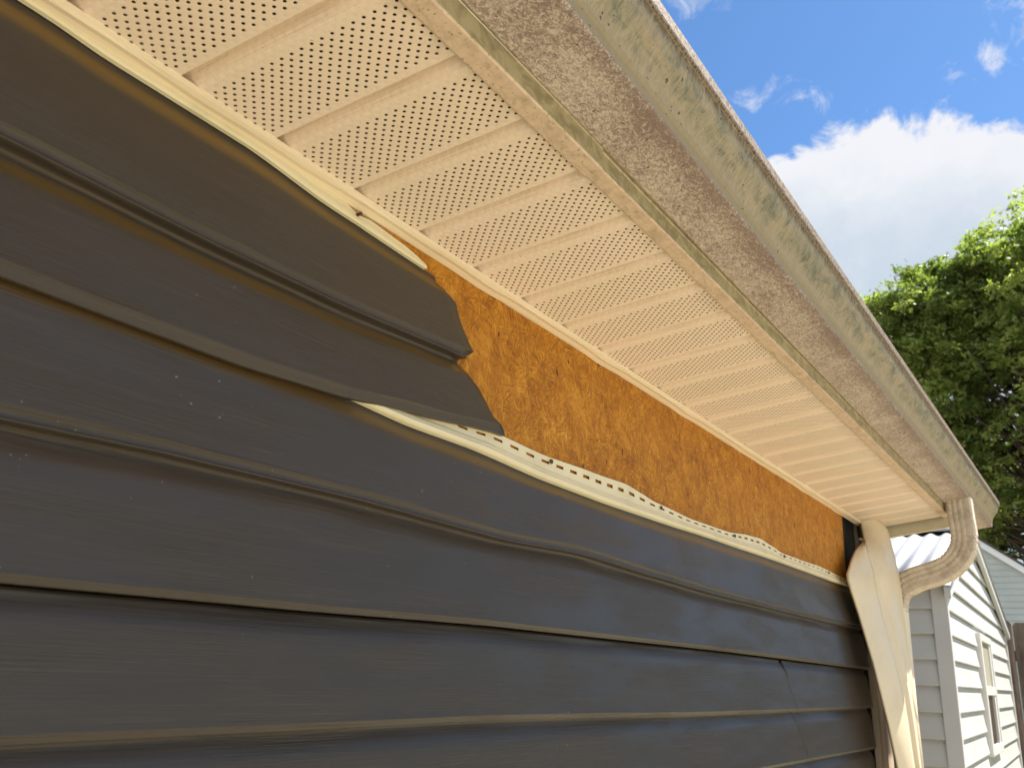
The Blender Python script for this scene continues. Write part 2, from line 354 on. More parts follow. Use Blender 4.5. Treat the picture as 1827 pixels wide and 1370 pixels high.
SK, TL = 0.1134927, 0.1587036          # cut skew and outward rise of the eave
def Ev(s, o, h): return W(s+SK*o, -o, TL*o+h)
def interp(tab, x):
    if x <= tab[0][0]: return tab[0][1]
    for (a, b), (c, d) in zip(tab, tab[1:]):
        if x <= c: t = (x-a)/(c-a); t = t*t*(3-2*t)*.5+t*.5; return b+(d-b)*t
    return tab[-1][1]

# ------------------------------------------------------------------ ground
GZ = -17.7
gs = 12; rows = []
gm, gf = grid([[(x*40.0, y*40.0, 0.0) for x in range(-gs, gs+1)] for y in range(-gs, gs+1)])
ground = mesh('ground', gm, gf, M_GROUND); tag(ground, 'dry lawn and bare soil around the houses', 'ground', kind='structure')

# ------------------------------------------------------------------ the house
X0, XE = -34.0, 24.2
house = empty('house', (0, .3, 0))
tag(house, 'near house corner with dark brown vinyl siding torn away under a cream perforated soffit', 'house')

# wall sheathing: strand board where the photo shows it, body below and behind
sh = MB().box((X0, .20, -2.6), (21.25, .30, .9), W)
mesh('sheathing', sh.v, sh.f, M_OSB, house)
bd = MB().box((X0, .31, GZ), (22.0, .9, .9), W).box((22.0, .55, GZ), (24.05, 1.2, .9), W)  # its black paints the shade between strand board and corner post
mesh('wall_core', bd.v, bd.f, M_BACKING, house)
bw = MB().box((X0, 50, GZ), (XE-.05, 50.5, 1), W).box((X0-.5, .3, GZ), (X0, 50.5, 1), W)
mesh('rear_wall', bw.v, bw.f, M_SIDE, house)

# siding courses -------------------------------------------------------------
XS = [X0, -26, -18, -12, -8, -6]+[-5+.25*i for i in range(0, 120)]
def xs_to(x1, step=.2):
    xs = [X0, -26, -18, -12, -8, -6, -5, -4, -3]; x = -2.5
    while x < x1-.01: xs.append(x); x += step
    xs.append(x1); return xs
FACE = [(.95, .188), (.92, .187), (.89, .180), (.86, .168), (.83, .153), (.80, .138), (.77, .124), (.74, .117), (.70, .110), (.62, .100), (.50, .085), (.35, .064), (.20, .040), (.12, .026)]
FOLD = FACE+[(.104, .022), (.098, .020), (.094, .0205), (.090, .024), (.084, .034), (.074, .044), (.060, .050), (.040, .052), (.026, .050), (.018, .044), (.013, .040), (.008, .039), (.003, .043), (.0, .052), (-.002, .075), (-.001, .11), (.004, .14)]
LOCK = FACE+[(.104, .022), (.097, .020), (.092, .0205), (.087, .024), (.082, .030), (.060, .040), (.035, .050), (.014, .059), (.006, .062), (.001, .067), (-.002, .076), (-.001, .11), (.004, .14)]
THIN = FACE[:-1]+[(.12, .032), (.07, .0225), (.060, .0205), (.055, .0205), (.050, .024), (.045, .030), (.025, .037), (.008, .043), (.003, .046), (-.001, .056), (-.002, .10), (.004, .155)]
L = {1: [(-1, -1.205), (0.6, -1.22), (1.9, -1.197), (4.2, -1.085)],
     2: [(-1, -2.122), (1.0, -2.118), (2.06, -2.064), (3.26, -1.933), (4.8, -1.785)],
     3: [(-.8, -3.04), (.55, -2.99), (2.5, -2.968), (4.9, -2.993), (6.8, -2.926), (8.9, -2.974), (11.5, -3.015), (18.2, -3.011), (22.3, -2.95)],
     4: [(-.55, -4.025), (1.4, -4.006), (5, -3.948), (11.4, -3.93), (22, -3.965)],
     5: [(-.35, -4.965), (1.6, -4.947), (5, -4.914), (11.3, -4.942), (22.3, -4.92)],
     6: [(-1, -5.89), (22, -5.90)]}
top1 = [(-1, -.075), (-.5, -.105), (.85, -.107), (1.9, -.195), (3.6, -.255)]
top3 = [(2.1, -1.985), (3.3, -2.04), (4.4, -2.03), (6, -2.085), (7.5, -2.09), (9.4, -2.065), (11.9, -2.015), (15.2, -1.965), (19.5, -1.935), (22.3, -1.90)]
def jag(seed, amp):
    r = random.Random(seed); ph = [r.uniform(0, 6) for _ in range(3)]
    return lambda x: amp*(math.sin(x*1.7+ph[0])+.6*math.sin(x*3.9+ph[1])+.4*math.sin(x*.7+ph[2]))/2
def panel(courses, topc, x1, seed, endf=None, proud=0, x0=None, lab=None, step=.2, refl=(.02, .02)):
    """one double-course vinyl panel: courses = [lower edge tables], topc = table of the paint line at its top"""
    lines = [topc]+courses; xs = xs_to(x1, step)
    if x0 is not None: xs = [x for x in xs if x > x0]; xs.insert(0, x0)
    wob = jag(seed, .010); rows = []
    prof = []
    for c in range(len(courses)):
        pr_ = FOLD if c == 0 and seed < 3 else (LOCK if seed == 1 else THIN)
        for (t, y) in pr_: prof.append((c, t, y))
    for (c, t, y) in prof:
        row = []
        for x in xs:
            xx = x
            for _ in range(4 if endf else 1):
                zl = interp(lines[c+1], xx); zh = interp(lines[c], xx)-(.0 if c == 0 else .012)
                z = zl+(t if t < .12 else .12+(t-.12)/(.95-.12)*(zh-zl-.12))
                if endf: xx = xs[0]+(x-xs[0])*(endf(z)-xs[0])/(x1-xs[0])
            yy = y+wob(x+c)*(1.0 if .1 < t < .9 else .3)-proud
            if c == 0 and t > .9: yy = y-proud
            row.append(W(xx, yy, z))
        rows.append(row)
    vs, fs = grid(rows)
    uv = [(t, refl[c]) for (c, t, y) in prof for _ in xs]
    o = mesh('siding_panel', vs, [f[::-1] for f in fs], [M_SIDE, M_HEM], house, smooth=True, uv=uv)
    solid(o, .0028 if endf else .0012, -1, rim=1 if endf else 0)
    if lab: o['label'] = lab
    return o
END = [(-1.90, 5.0), (-1.75, 4.86), (-1.605, 4.573), (-1.377, 4.419), (-1.237, 4.208), (-1.12, 4.06), (-1.07, 4.03), (-1.03, 4.10), (-.99, 4.131), (-.93, 4.08), (-.769, 3.981), (-.60, 3.90), (-.468, 3.867), (-.394, 3.702), (-.30, 3.56), (-.229, 3.552), (0, 3.5)]
pAB = panel([L[1], L[2]], top1, 4.86, 1, endf=lambda z: interp(END, z), lab='uppermost dark siding panel with a jagged torn right end', refl=(1, .85))
pCD = panel([L[3], L[4]], top3, 22.25, 2, lab='bowed dark siding panel with its pale nailing hem exposed', refl=(.75, .2))
ln = {i: L[i] for i in (4, 5, 6)}
pEF = panel([L[5], L[6]], [(a, b-.01) for a, b in L[4]], 22.3, 3, x0=15.3)
pEF2 = panel([L[5], L[6]], [(a, b-.01) for a, b in L[4]], 16.2, 4, proud=.007, endf=lambda z: 15.15+(-z-3.99)*.62 if z > -6 else 16.4, lab='dark siding panel lapping over its neighbour near the corner')
z = -5.9
k = 5
while z > GZ+1.2:
    a = [(-1, z-.952), (22, z-.952)]; b2 = [(-1, z-1.904), (22, z-1.904)]
    panel([a, b2], [(-1, z-.01), (22, z-.01)], 22.3, k, step=2.0); z -= 1.904; k += 1

# exposed nailing hem of the second panel: lock bead plus slotted flange
hz = [(2.0, -1.80), (4.25, -1.79), (4.9, -1.742), (6.0, -1.775), (7.27, -1.735), (8.3, -1.692), (8.75, -1.735), (9.2, -1.79), (10.6, -1.822), (11.6, -1.80), (12.4, -1.788), (13.6, -1.68), (14.3, -1.64), (15.0, -1.70), (15.6, -1.765), (17, -1.735), (18.5, -1.708), (21.2, -1.735), (22.2, -1.74)]
def hem(parent, lowc, topf, xa, xb, depth, slots, pitch=.355):
    PR = [(-.010, .187), (-.003, .178), (0.0, .150), (.012, .128), (.03, .112), (.055, .108), (.075, .118), (.082, .134), (.086, .128), (.11, .135), (.14, .158), (.150, .162)]
    xs = []; x = xa; mi = 0
    while x < xb: xs += [x, x+pitch*.52]; x += pitch
    sub = []
    for i in range(len(xs)-1): sub += [xs[i]]
    sub.append(xs[-1]); n = len(sub); rows = []
    def low(x): return interp(lowc, x)
    if not slots: PR = [(t, .150-(.150-y)*.25 if y < .17 else y) for t, y in PR]
    for t, y in PR: rows.append([W(x, y-.004, low(x)+t*min(1, max(.3, (interp(topf, x)-low(x))/.28))) for x in sub])
    hs = [low(x)+.150*min(1, max(.3, (interp(topf, x)-low(x))/.28)) for x in sub]; ht = [interp(topf, x) for x in sub]
    for f in (.42, .64, .90, 1.0): rows.append([W(x, .163-.012*math.sin(x*2.1)*f, a+(b-a)*f) for x, a, b in zip(sub, hs, ht)])
    nr = len(rows); vs = [p for r in rows for p in r]; fs = []
    for i in range(nr-1):
        for j in range(n-1):
            if slots and i == nr-4 and j % 2 == 0: continue
            fs.append((i*n+j, i*n+j+1, (i+1)*n+j+1, (i+1)*n+j))
    o = mesh('nailing_hem', vs, fs, M_HEM, parent, smooth=False); solid(o, .0011, -1); return o
hCD = hem(pCD, [(a, b-.005) for a, b in top3], hz, .2, 22.2, .3, True)
hAB = hem(pAB, [(a, b-.004) for a, b in top1], [(-6, .02), (-1, .03), (1.0, .01), (1.88, -.06), (2.03, -.045), (2.3, -.10), (2.45, -.075), (2.9, -.115), (3.2, -.16), (3.46, -.228)], -5, 3.46, .15, False)
def nail(x, z, r=.028, y=.150):
    m = MB(); c = W(x, y, z)
    m.tube([c+Vector((0, .006, 0)), c, c+Vector((0, -.0012, 0))], [r*.45*U, r*.45*U, r*.45*U], 8); m.tube([c+Vector((0, -.0012, 0)), c+Vector((0, -.0028, 0))], [r*U, r*.8*U], 10)
    return m.build('nail', M_NAIL, hCD)
for x in (6.08, 9.45, 12.75, 15.75, 19.3): nail(x, interp(hz, x)-.055, .034)
for x, zz in ((2.25, -.115),):
    m = MB(); c = W(x, .14, zz); m.tube([c+Vector((0, .004, 0)), c+Vector((0, -.004, 0))], [.016*U, .02*U], 8); m.build('nail', M_NAIL, hAB)

# soffit ----------------------------------------------------------------------
PP = [(0.0, .0), (.003, .12), (.02, .135), (.05, .13), (.09, .095), (.13, .045), (.17, .012), (.21, 0), (.5, .0), (.8, .0), (1.0, .0)]
def soffit_panel(s0):
    rows = []; uv = []
    for o in (-.12, .3, 1.0, 1.6, 1.95): rows.append([Ev(s+0, o, h+.006)-Ev(0, 0, 0) for s, h in PP]); uv += [(s, o) for s, h in PP]
    vs, fs = grid(rows); return mesh('soffit_panel', vs, fs, M_SOF, None, uv=uv, local=True)
sp = soffit_panel(0)
for i, s in enumerate(range(-34, 24)):
    o = sp if i == 0 else sp.copy()
    if i: COL.objects.link(o)
    o.parent = house; o.location = Ev(s, 0, random.uniform(-.006, .008))-house.location; o.name = 'soffit_panel' if i == 0 else 'soffit_panel.%03d' % i
def extr(name, prof, s0, s1, m, parent, smooth=False, n=1, uv=False, fn=Ev, thick=None):
    ss = [s0+(s1-s0)*i/n for i in range(n+1)]
    rows = [[fn(s, o, h) for (o, h) in prof] for s in ss]; vs, fs = grid(rows); u = None
    if uv:
        ln_ = [0]
        for a, b in zip(prof, prof[1:]): ln_.append(ln_[-1]+math.dist(a, b))
        u = [(s, q/ln_[-1]) for s in ss for q in ln_]
    o = mesh(name, vs, fs, m, parent, smooth=smooth, uv=u)
    if thick: solid(o, thick, 0)
    return o
def chan(s, o, h):
    wv = .012*math.sin(s*1.9)+.008*math.sin(s*4.3+1)
    return Ev(s, o-(wv if -.19 < o < -.02 else 0), h-(abs(wv)*.5 if o < -.05 else 0))
extr('soffit_channel', [(.004, .004), (.002, -.010), (-.02, -.020), (-.055, -.026), (-.085, -.018), (-.105, -.012), (-.13, -.016), (-.175, -.022), (-.196, -.014), (-.199, .05), (-.199, .5)], -34, 23.4, M_TRIM, house, n=220, fn=chan, thick=.0012)
extr('fascia_cover', [(1.86, .02), (1.862, -.008), (1.875, -.012), (2.02, -.012), (2.034, -.004), (2.036, .1), (2.036, 1.02)], 2.95, 28.2, M_FLANGE, house, n=60, thick=.0012)
extr('fascia_cover', [(1.845, .02), (1.846, -.016), (1.86, -.021), (2.03, -.022), (2.045, -.010), (2.046, .1), (2.046, 1.02)], -34, 3.08, M_FLANGE, house, n=60, thick=.0012)
# rake board closing the soffit box, and gable-end overhang beyond it
rb = MB().prism([(-.35, -.30), (1.98, -.30), (1.98, .9), (-.35, .9)], (24.15, 24.30), lambda o, h, s: Ev(s, o, h))
mesh('rake_board', rb.v, rb.f, M_BOARD, house)
# roof: two slopes with an overhang; closes the cavity above the soffit
def roof_pts():
    m = MB(); rise = .33
    yE, zE, yR = -2.2, 1.30, 25.0; zR = zE+(yR-yE)*rise
    poly = [(yE, zE), (yR, zR), (52.5, zR-(52.5-yR)*rise), (52.5, zR-(52.5-yR)*rise+.35), (yR, zR+.38), (yE-.15, zE+.12), (yE-.15, zE-.02)]
    return m.prism(poly, (X0-2, 28.2), lambda y, z_, x: W(x, y, z_))
r_ = roof_pts(); mesh('roof', r_.v, r_.f, M_SHINGLE, house)
gw = MB().prism([(.3, GZ), (50, GZ), (50, 1.0), (25, 9.2), (.3, 1.0)], (XE-.02, XE+.12), lambda y, z_, x: W(x, y, z_)); mesh('gable_wall', gw.v, gw.f, M_SIDE, house)
gw2 = MB().prism([(.3, .5), (50, .5), (50, 1.0), (25, 9.2), (.3, 1.0)], (X0-.1, X0), lambda y, z_, x: W(x, y, z_)); gw2.build('gable_wall', M_SIDE, house)
cb = MB().box((X0-.6, -2.0, 1.05), (28.1, .5, 1.16), W); mesh('roof_deck', cb.v, cb.f, M_BACKING, house)

# peeled corner post ------------------------------------------------------------
POST = [((22.017,-0.100,-0.659),(21.547,-0.260,-0.731),(22.997,-0.660,-0.547)),
        ((21.152,-0.110,-1.014),(21.598,-0.280,-0.963),(23.033,-0.690,-0.791)),
        ((20.625,-0.120,-1.313),(21.715,-0.300,-1.186),(23.068,-0.720,-1.034)),
        ((19.985,-0.140,-1.739),(21.476,-0.426,-1.583),(23.045,-0.770,-1.420)),
        ((19.976,-0.150,-1.906),(21.594,-0.436,-1.745),(23.020,-0.780,-1.604)),
        ((20.143,-0.170,-2.178),(21.578,-0.457,-2.049),(23.030,-0.800,-1.919)),
        ((20.505,-0.220,-2.696),(21.789,-0.490,-2.603),(22.977,-0.820,-2.517)),
        ((20.780,-0.400,-3.800),(21.664,-0.736,-3.763),(22.890,-0.880,-3.720)),
        ((20.881,-0.500,-4.520),(21.954,-0.794,-4.501),(22.803,-0.920,-4.491)),
        ((21.214,-0.550,-5.249),(22.051,-0.823,-5.249),(22.930,-0.940,-5.260)),
        ((21.591,-0.600,-6.274),(22.247,-0.852,-6.289),(22.925,-0.960,-6.318)),
        ((22.560,-0.620,-7.746),(22.936,-0.865,-7.756),(23.084,-0.970,-7.759)),
        ((22.6,-.62,-17.7),(23.2,-.80,-17.7),(23.1,-1.0,-17.7))]
post = empty('corner_post', (0, 0, 0)); post.parent = house; post.location = W(23, -.3, GZ)-house.location
def lerp3(a, b, t): return tuple(x+(y-x)*t for x, y in zip(a, b))
TUBE = [((22.5, .03, .32), (23.0, -.28, .32)), ((22.6, .012, .007), (23.0, -.43, .042)), ((22.6, .002, -.214), (23.0, -.59, -.185)), ((22.3, -.10, -.574), (23.0, -.655, -.547))]
rows = []                       # crease-to-outer-edge face, running up into the soffit as a curled sleeve
for i, (a, b) in enumerate(TUBE+[(q[1], q[2]) for q in POST[1:]]):
    k = max(0, min(1, (i-3)/5)); q = [W(a[0]+.55, a[1]+.25, a[2]), W(a[0]+.15, a[1]+.03, a[2])]
    for t in (0, .08, .18, .3, .42, .55, .7, .85, 1):
        p = lerp3(a, b, t); bul = -.11*math.sin(t*3.14)*(1-k)+k*(.085*math.sin(t*6.28*1.5) if .1 < t < .9 else 0)
        q.append(W(p[0]+bul, p[1]+bul*.4, p[2]))
    q += [W(b[0]+.12, b[1]+.05, b[2]), W(b[0]+.15, b[1]+.5, b[2])]; rows.append(q)
vs, fs = grid(rows); tb = mesh('outer_face', vs, fs, M_POST, post, smooth=True); solid(tb, .0016, 0)
rows = []                       # the flap peeled away from the siding ends
for i, (Lp, Cp, Rp) in enumerate([((21.75, -.10, -.60), (21.95, -.14, -.60), (22.9, -.6, -.55))]+POST):
    k = max(0, min(1, (i-3)/6)); q = [W(Lp[0]+.06, Lp[1]+.05, Lp[2])]
    for t in (0, .06, .16, .3, .45, .6, .75, .9, 1.0):
        p = lerp3(Lp, Cp, t); bul = -.06*math.sin(t*3.14)*(1-.5*k)
        q.append(W(p[0]+bul-.03, p[1]+bul*.5-.015, p[2]))
    q.append(W(Cp[0]+.05, Cp[1]+.03, Cp[2])); rows.append(q)
vs, fs = grid(rows); fl = mesh('peeled_flap', vs, fs, M_POST, post, smooth=True); solid(fl, .0016, 0)
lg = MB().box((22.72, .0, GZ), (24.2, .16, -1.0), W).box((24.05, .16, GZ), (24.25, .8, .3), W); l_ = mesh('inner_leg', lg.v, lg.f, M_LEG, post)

# ------------------------------------------------------------------ gutter
gutter = empty('gutter', W(0, -2.6, .3)); tag(gutter, 'mildew stained metal gutter running along the eave edge', 'gutter')
GP = [(2.06, .95), (2.06, .215), (2.075, .200), (2.66, .197), (2.682, .201), (2.69, .215), (2.695, .315), (2.715, .340), (2.716, .352), (2.704, .372), (2.712, .40), (2.735, .45), (2.77, .505), (2.82, .560), (2.868, .610), (2.90, .665), (2.917, .72), (2.922, .765), (2.926, .785),
      (2.945, .790), (2.962, .80), (2.968, .82), (2.969, .93), (2.962, .948), (2.945, .955), (2.86, .952), (2.85, .93)]
GS0, GS1 = -34, 28.2
GPu = GP[1:]
gb = extr('gutter_body', GPu, GS0, GS1, M_GUT, gutter, n=90, uv=False)
def set_gutter_uv(o, prof):
    key = [0]
    for a, b in zip(prof, prof[1:]): key.append(key[-1]+math.dist(a, b))
    # piecewise: bottom 0..0.39, base and ogee 0.39..0.79, lip 0.8..1
    iB = 4; iL = 18; out = []
    for i in range(len(prof)):
        if i <= iB: out.append(.39*key[i]/key[iB])
        elif i < iL: out.append(.395+.395*(key[i]-key[iB])/(key[iL]-key[iB]))
        else: out.append(.80+.2*(key[i]-key[iL])/(key[-1]-key[iL]))
    l = o.data.uv_layers.new(name='UVMap'); n = len(prof)
    for lp in o.data.loops:
        r, c = divmod(lp.vertex_index, n); l.data[lp.index].uv = (GS0+(GS1-GS0)*r/90, out[c])
set_gutter_uv(gb, GPu); solid(gb, .0009, 0)
ec = MB().prism(GPu, (28.2, 28.23), lambda o, h, s: Ev(s, o, h)); ec.build('end_cap', M_FLANGE, gutter)
bk = MB().prism([(2.048, .22), (2.058, .22), (2.058, 1.0), (2.048, 1.0)], (GS0, 28.2), lambda o, h, s: Ev(s, o, h)); bk.build('back_flange', M_FLANGE, gutter)
for s in (12.05, 20.6):
    m = MB(); c = Ev(s, 2.95, .955); m.tube([c, c+Vector((0, 0, .008))], [.004, .004], 8); m.tube([c+Vector((0, 0, .008)), c+Vector((0, 0, .011))], [.0065, .0055], 8)
    m.build('hanger_screw', M_NAIL, gutter)

# ------------------------------------------------------------------ downspout
ds = empty('downspout', W(23.5, -.45, GZ)); tag(ds, 'stained crimped metal downspout elbow curving from the gutter to the corner', 'downspout')
def catmull(P, n=8):
    out = []
    Q = [P[0]]+P+[P[-1]]
    for i in range(1, len(Q)-2):
        for k in range(n):
            t = k/n; a, b, c, d = Q[i-1], Q[i], Q[i+1], Q[i+2]
            out.append(tuple(.5*((2*b[j])+(-a[j]+c[j])*t+(2*a[j]-5*b[j]+4*c[j]-d[j])*t*t+(-a[j]+3*b[j]-3*c[j]+d[j])*t**3) for j in range(len(b))))
    out.append(P[-1]); return out
CEN = [(-2.42, .62), (-2.43, .1), (-2.45, -.35), (-2.38, -.75), (-2.10, -1.13), (-1.68, -1.36), (-1.20, -1.50), (-.85, -1.66), (-.60, -1.95), (-.50, -2.4)]
def section(scale):
    hx, hd = .27*scale, .315*scale; pts = []
    def side(ax, ay, bx, by, nx, ny, gr):
        for k in range(13):
            t = k/12; d = 0
            if gr and .1 < t < .9: d = -.022*max(0, math.sin((t-.1)/.8*3.14159*6))
            pts.append((ax+(bx-ax)*t+nx*d, ay+(by-ay)*t+ny*d))
    c = .05
    side(-hx+c, -hd, hx-c, -hd, 0, -1, False); side(hx, -hd+c, hx, hd-c, 1, 0, True)
    side(hx-c, hd, -hx+c, hd, 0, 1, False); side(-hx, hd-c, -hx, -hd+c, -1, 0, True)
    return pts
def sweep(cen, crimp, gr=1.0):
    rows = []
    for i, (y, z_) in enumerate(cen):
        a = cen[max(i-1, 0)]; b = cen[min(i+1, len(cen)-1)]; ty, tz = b[0]-a[0], b[1]-a[1]; l = math.hypot(ty, tz); ty /= l; tz /= l
        ny, nz = -tz, ty                  # points to inner (+y/up) side of the bend
        cr = gr-(.055 if crimp(i) else 0)
        rows.append([W(23.5+px, y+ny*pd, z_+nz*pd) for px, pd in [(p*cr, q*cr) for p, q in section(1)]])
    n = len(rows[0]); vs = [p for r in rows for p in r]; fs = []
    for i in range(len(rows)-1):
        for j in range(n): fs.append((i*n+j, i*n+(j+1) % n, (i+1)*n+(j+1) % n, (i+1)*n+j))
    return vs, fs
cen = catmull(CEN[:7]+[CEN[7]], 14)
def isbend(i):
    f = i/14; return (2.0 < f < 4.6) and i % 5 == 0
vs, fs = sweep(cen, isbend); el_ = mesh('elbow', vs, fs, M_SPOUT, ds)
cen2 = catmull(CEN[6:], 12); cen2 = [c for i, c in enumerate(cen2)]
vs, fs = sweep(cen2, lambda i: 8 < i < 34 and i % 4 == 0, .965); el2 = mesh('elbow', vs, fs, M_SPOUT, ds)
vs, fs = sweep([(-.5, -2.3), (-.48, -6), (-.48, GZ+.3)], lambda i: False, .99); mesh('pipe', vs, fs, M_SPOUTW, ds)
ot = MB().prism([(2.10, .215), (2.66, .215), (2.66, .19), (2.10, .19)], (22.95, 23.55), lambda o, h, s: Ev(s, o, h)); ot.build('outlet_flange', M_SPOUT, ds)

# ------------------------------------------------------------------ shed
SHN = W(38.204, .238, GZ); yaw = math.atan2(.0335, .99944)
shed = empty('shed', SHN, yaw); tag(shed, 'cream vinyl sided shed with white corrugated roof and a narrow gable window', 'shed')
Z0 = -GZ                              # local z of soffit height in units
def S(x, y, z_): return Vector((x*U, y*U, (z_+Z0)*U))
AP, AZ, EZ, XR = 14.0, 4.15, -.2, 33.9
def roofz(x): return EZ+(AZ-EZ)*(x/AP if x < AP else (XR-x)/(XR-AP))
def xr(z_):
    if z_ <= EZ: return 0, XR
    t = (z_-EZ)/(AZ-EZ); return AP*t, XR-(XR-AP)*t
LAP = [(1.03, .15), (.90, .125), (.86, .11), (.74, .09), (.45, .06), (.1, .012), (.05, 0), (.0, .01), (.0, .11)]
def lapwall(name, m, parent, f, kmax, span, zlow0=-1.14, step=1.03, fl=None, n=1):
    vs, fs = [], []; k = kmax
    while True:
        zb = zlow0+step*k
        if zb < GZ+.3 and not fl: break
        if fl and zb < fl: break
        prs = []
        for (t, y) in [(q[0]/1.03*step, q[1]) for q in LAP]:
            z_ = zb+t; a, b = span(z_); prs.append((a, b, y, z_))
        for seg in range(len(prs)-1):
            (a, b, y, z_), (c, d, y2, z2) = prs[seg], prs[seg+1]
            if b-a < .05 and d-c < .05: continue
            i = len(vs); vs += [f(a, y, z_), f(b, y, z_), f(d, y2, z2), f(c, y2, z2)]; fs.append((i, i+3, i+2, i+1))
        k -= 1
    return mesh(name, vs, fs, m, parent, local=True)
# gable face (towards -y) and eave face (towards -x)
WX0, WX1, WZ0, WZ1 = 11.7, 18.2, -7.45, -1.45
lapwall('gable_siding', M_SHED, shed, lambda x, y, z_: S(x, y+.04, z_), 5, lambda z_: (xr(z_)[0], xr(z_)[1]))
lapwall('side_siding', M_SHED, shed, lambda x, y, z_: S(y+.04, x, z_), 0, lambda z_: (.0, 22))
core = MB().box((.38, .38, GZ), (XR-.4, 22, EZ), S); core.prism([(.4, EZ), (XR-.4, EZ), (AP, AZ-.05)], (.38, 22), lambda x, z_, y: S(x, y, z_)); core.build('core', M_SHED, shed, local=True)
ct = MB().prism([(0, 0), (.42, 0), (.42, .1), (.1, .1), (.1, .62), (0, .62)], (GZ, EZ), lambda x, y, z_: S(x, y, z_)); bevel(ct.build('corner_trim', M_SHTRIM, shed, local=True), .004)
ct = MB().box((XR-.6, .0, GZ), (XR, .5, EZ), S); bevel(ct.build('corner_trim', M_SHTRIM, shed, local=True), .004)
for (xa, xb) in ((-.5, AP), (AP, XR+.2)):
    def zz(x): return EZ+(AZ-EZ)*(x/AP) if xb == AP else EZ+(AZ-EZ)*(XR-x)/(XR-AP)
    rt = MB().prism([(xa, zz(xa)-.42), (xb, zz(xb)-.42), (xb, zz(xb)+.12), (xa, zz(xa)+.12)], (-.22, .02), lambda x, z_, y: S(x, y, z_)); rt.build('rake_trim', M_SHTRIM, shed, local=True)
# corrugated roof slopes
def slope(xa, xb, za, zb):
    rows = []; ny = 330
    for i in (0, 1):
        x, z_ = ((xa, za), (xb, zb))[i]
        rows.append([S(x, -.3+23*j/ny, z_+.13+.075*math.sin(6.28318*(-.3+23*j/ny)/.82)) for j in range(ny+1)])
    vs, fs = grid(rows); o = mesh('roof_sheet', vs, fs, M_TIN, shed, smooth=True, local=True); solid(o, .004, 1)
sl = (AZ-EZ)/AP; sr = (AZ-EZ)/(XR-AP)
slope(-.55, AP, EZ-.55*sl, AZ); slope(XR+.3, AP, EZ-.3*sr, AZ)
rc = MB().prism([(AP-1.3, AZ-1.3*sl+.30), (AP, AZ+.32), (AP+1.3, AZ-1.3*sr+.30), (AP+1.3, AZ-1.3*sr+.36), (AP, AZ+.40), (AP-1.3, AZ-1.3*sl+.42)], (-.32, 22.7), lambda x, z_, y: S(x, y, z_)); rc.build('ridge_cap', M_TIN, shed, local=True)
# window
wn = empty('window', (0, 0, 0)); wn.parent = shed; wn.location = S(14.9, -.3, WZ0)
def SW(x, y, z_): return S(x, y, z_)-wn.location
fw = .55
fr = MB().box((WX0, -.12, WZ0), (WX0+fw, +.36, WZ1), SW).box((WX1-fw, -.12, WZ0), (WX1, +.36, WZ1), SW).box((WX0+fw, -.12, WZ1-fw*.7), (WX1-fw, +.36, WZ1), SW).box((WX0+fw, -.12, WZ0), (WX1-fw, +.36, WZ0+fw*.8), SW)
zm = -4.35
fr.box((WX0+fw, -.10, zm-.2), (WX1-fw, .3, zm+.25), SW); bevel(fr.build('frame', M_WFR, wn, local=True), .004)
MB().box((WX1-fw-.7, -.06, WZ0+.45), (WX1-fw, .2, WZ1-.4), SW).build('sash', M_WFR, wn, local=True); MB().box((WX0+fw, -.06, WZ0+.45), (WX0+fw+.35, .2, WZ1-.4), SW).build('sash', M_WFR, wn, local=True)
gl = MB().box((WX0+fw, -.0, WZ0+.4), (WX1-fw, .03, zm-.2), SW); gl.build('pane', M_GLASS, wn, local=True)
gl = MB().box((WX0+fw, -.0, zm+.25), (WX1-fw, .03, WZ1-.35), SW); p_ = gl.build('pane', M_PALEPANE, wn, local=True); p_['label'] = 'upper pane in a pale grey colour'
# ------------------------------------------------------------------ fence
fence = empty('wooden_fence', W(78, 0, GZ)); tag(fence, 'weathered brown board fence behind the cream shed', 'fence')
y = 14.0; r = random.Random(3); i = 0
while y > -42:
    wd = 1.08+r.uniform(-.03, .03); t = .95-.10*(2-y)*0+r.uniform(-.18, .12)
    o = MB().prism([(y, GZ), (y-wd, GZ), (y-wd, t-.25), (y-wd+.2, t), (y-.2, t), (y, t-.25)], (78+r.uniform(-.05, .05), 78.15), lambda a, b, e: W(e, a, b)).build('fence_board', M_FENCE, fence)
    y -= wd+.07
fr = MB().box((78.2, -42, -2.0), (78.5, 14, -1.2), W).box((78.2, -42, -14), (78.5, 14, -13.2), W); fr.build('rail', M_FENCE, fence)
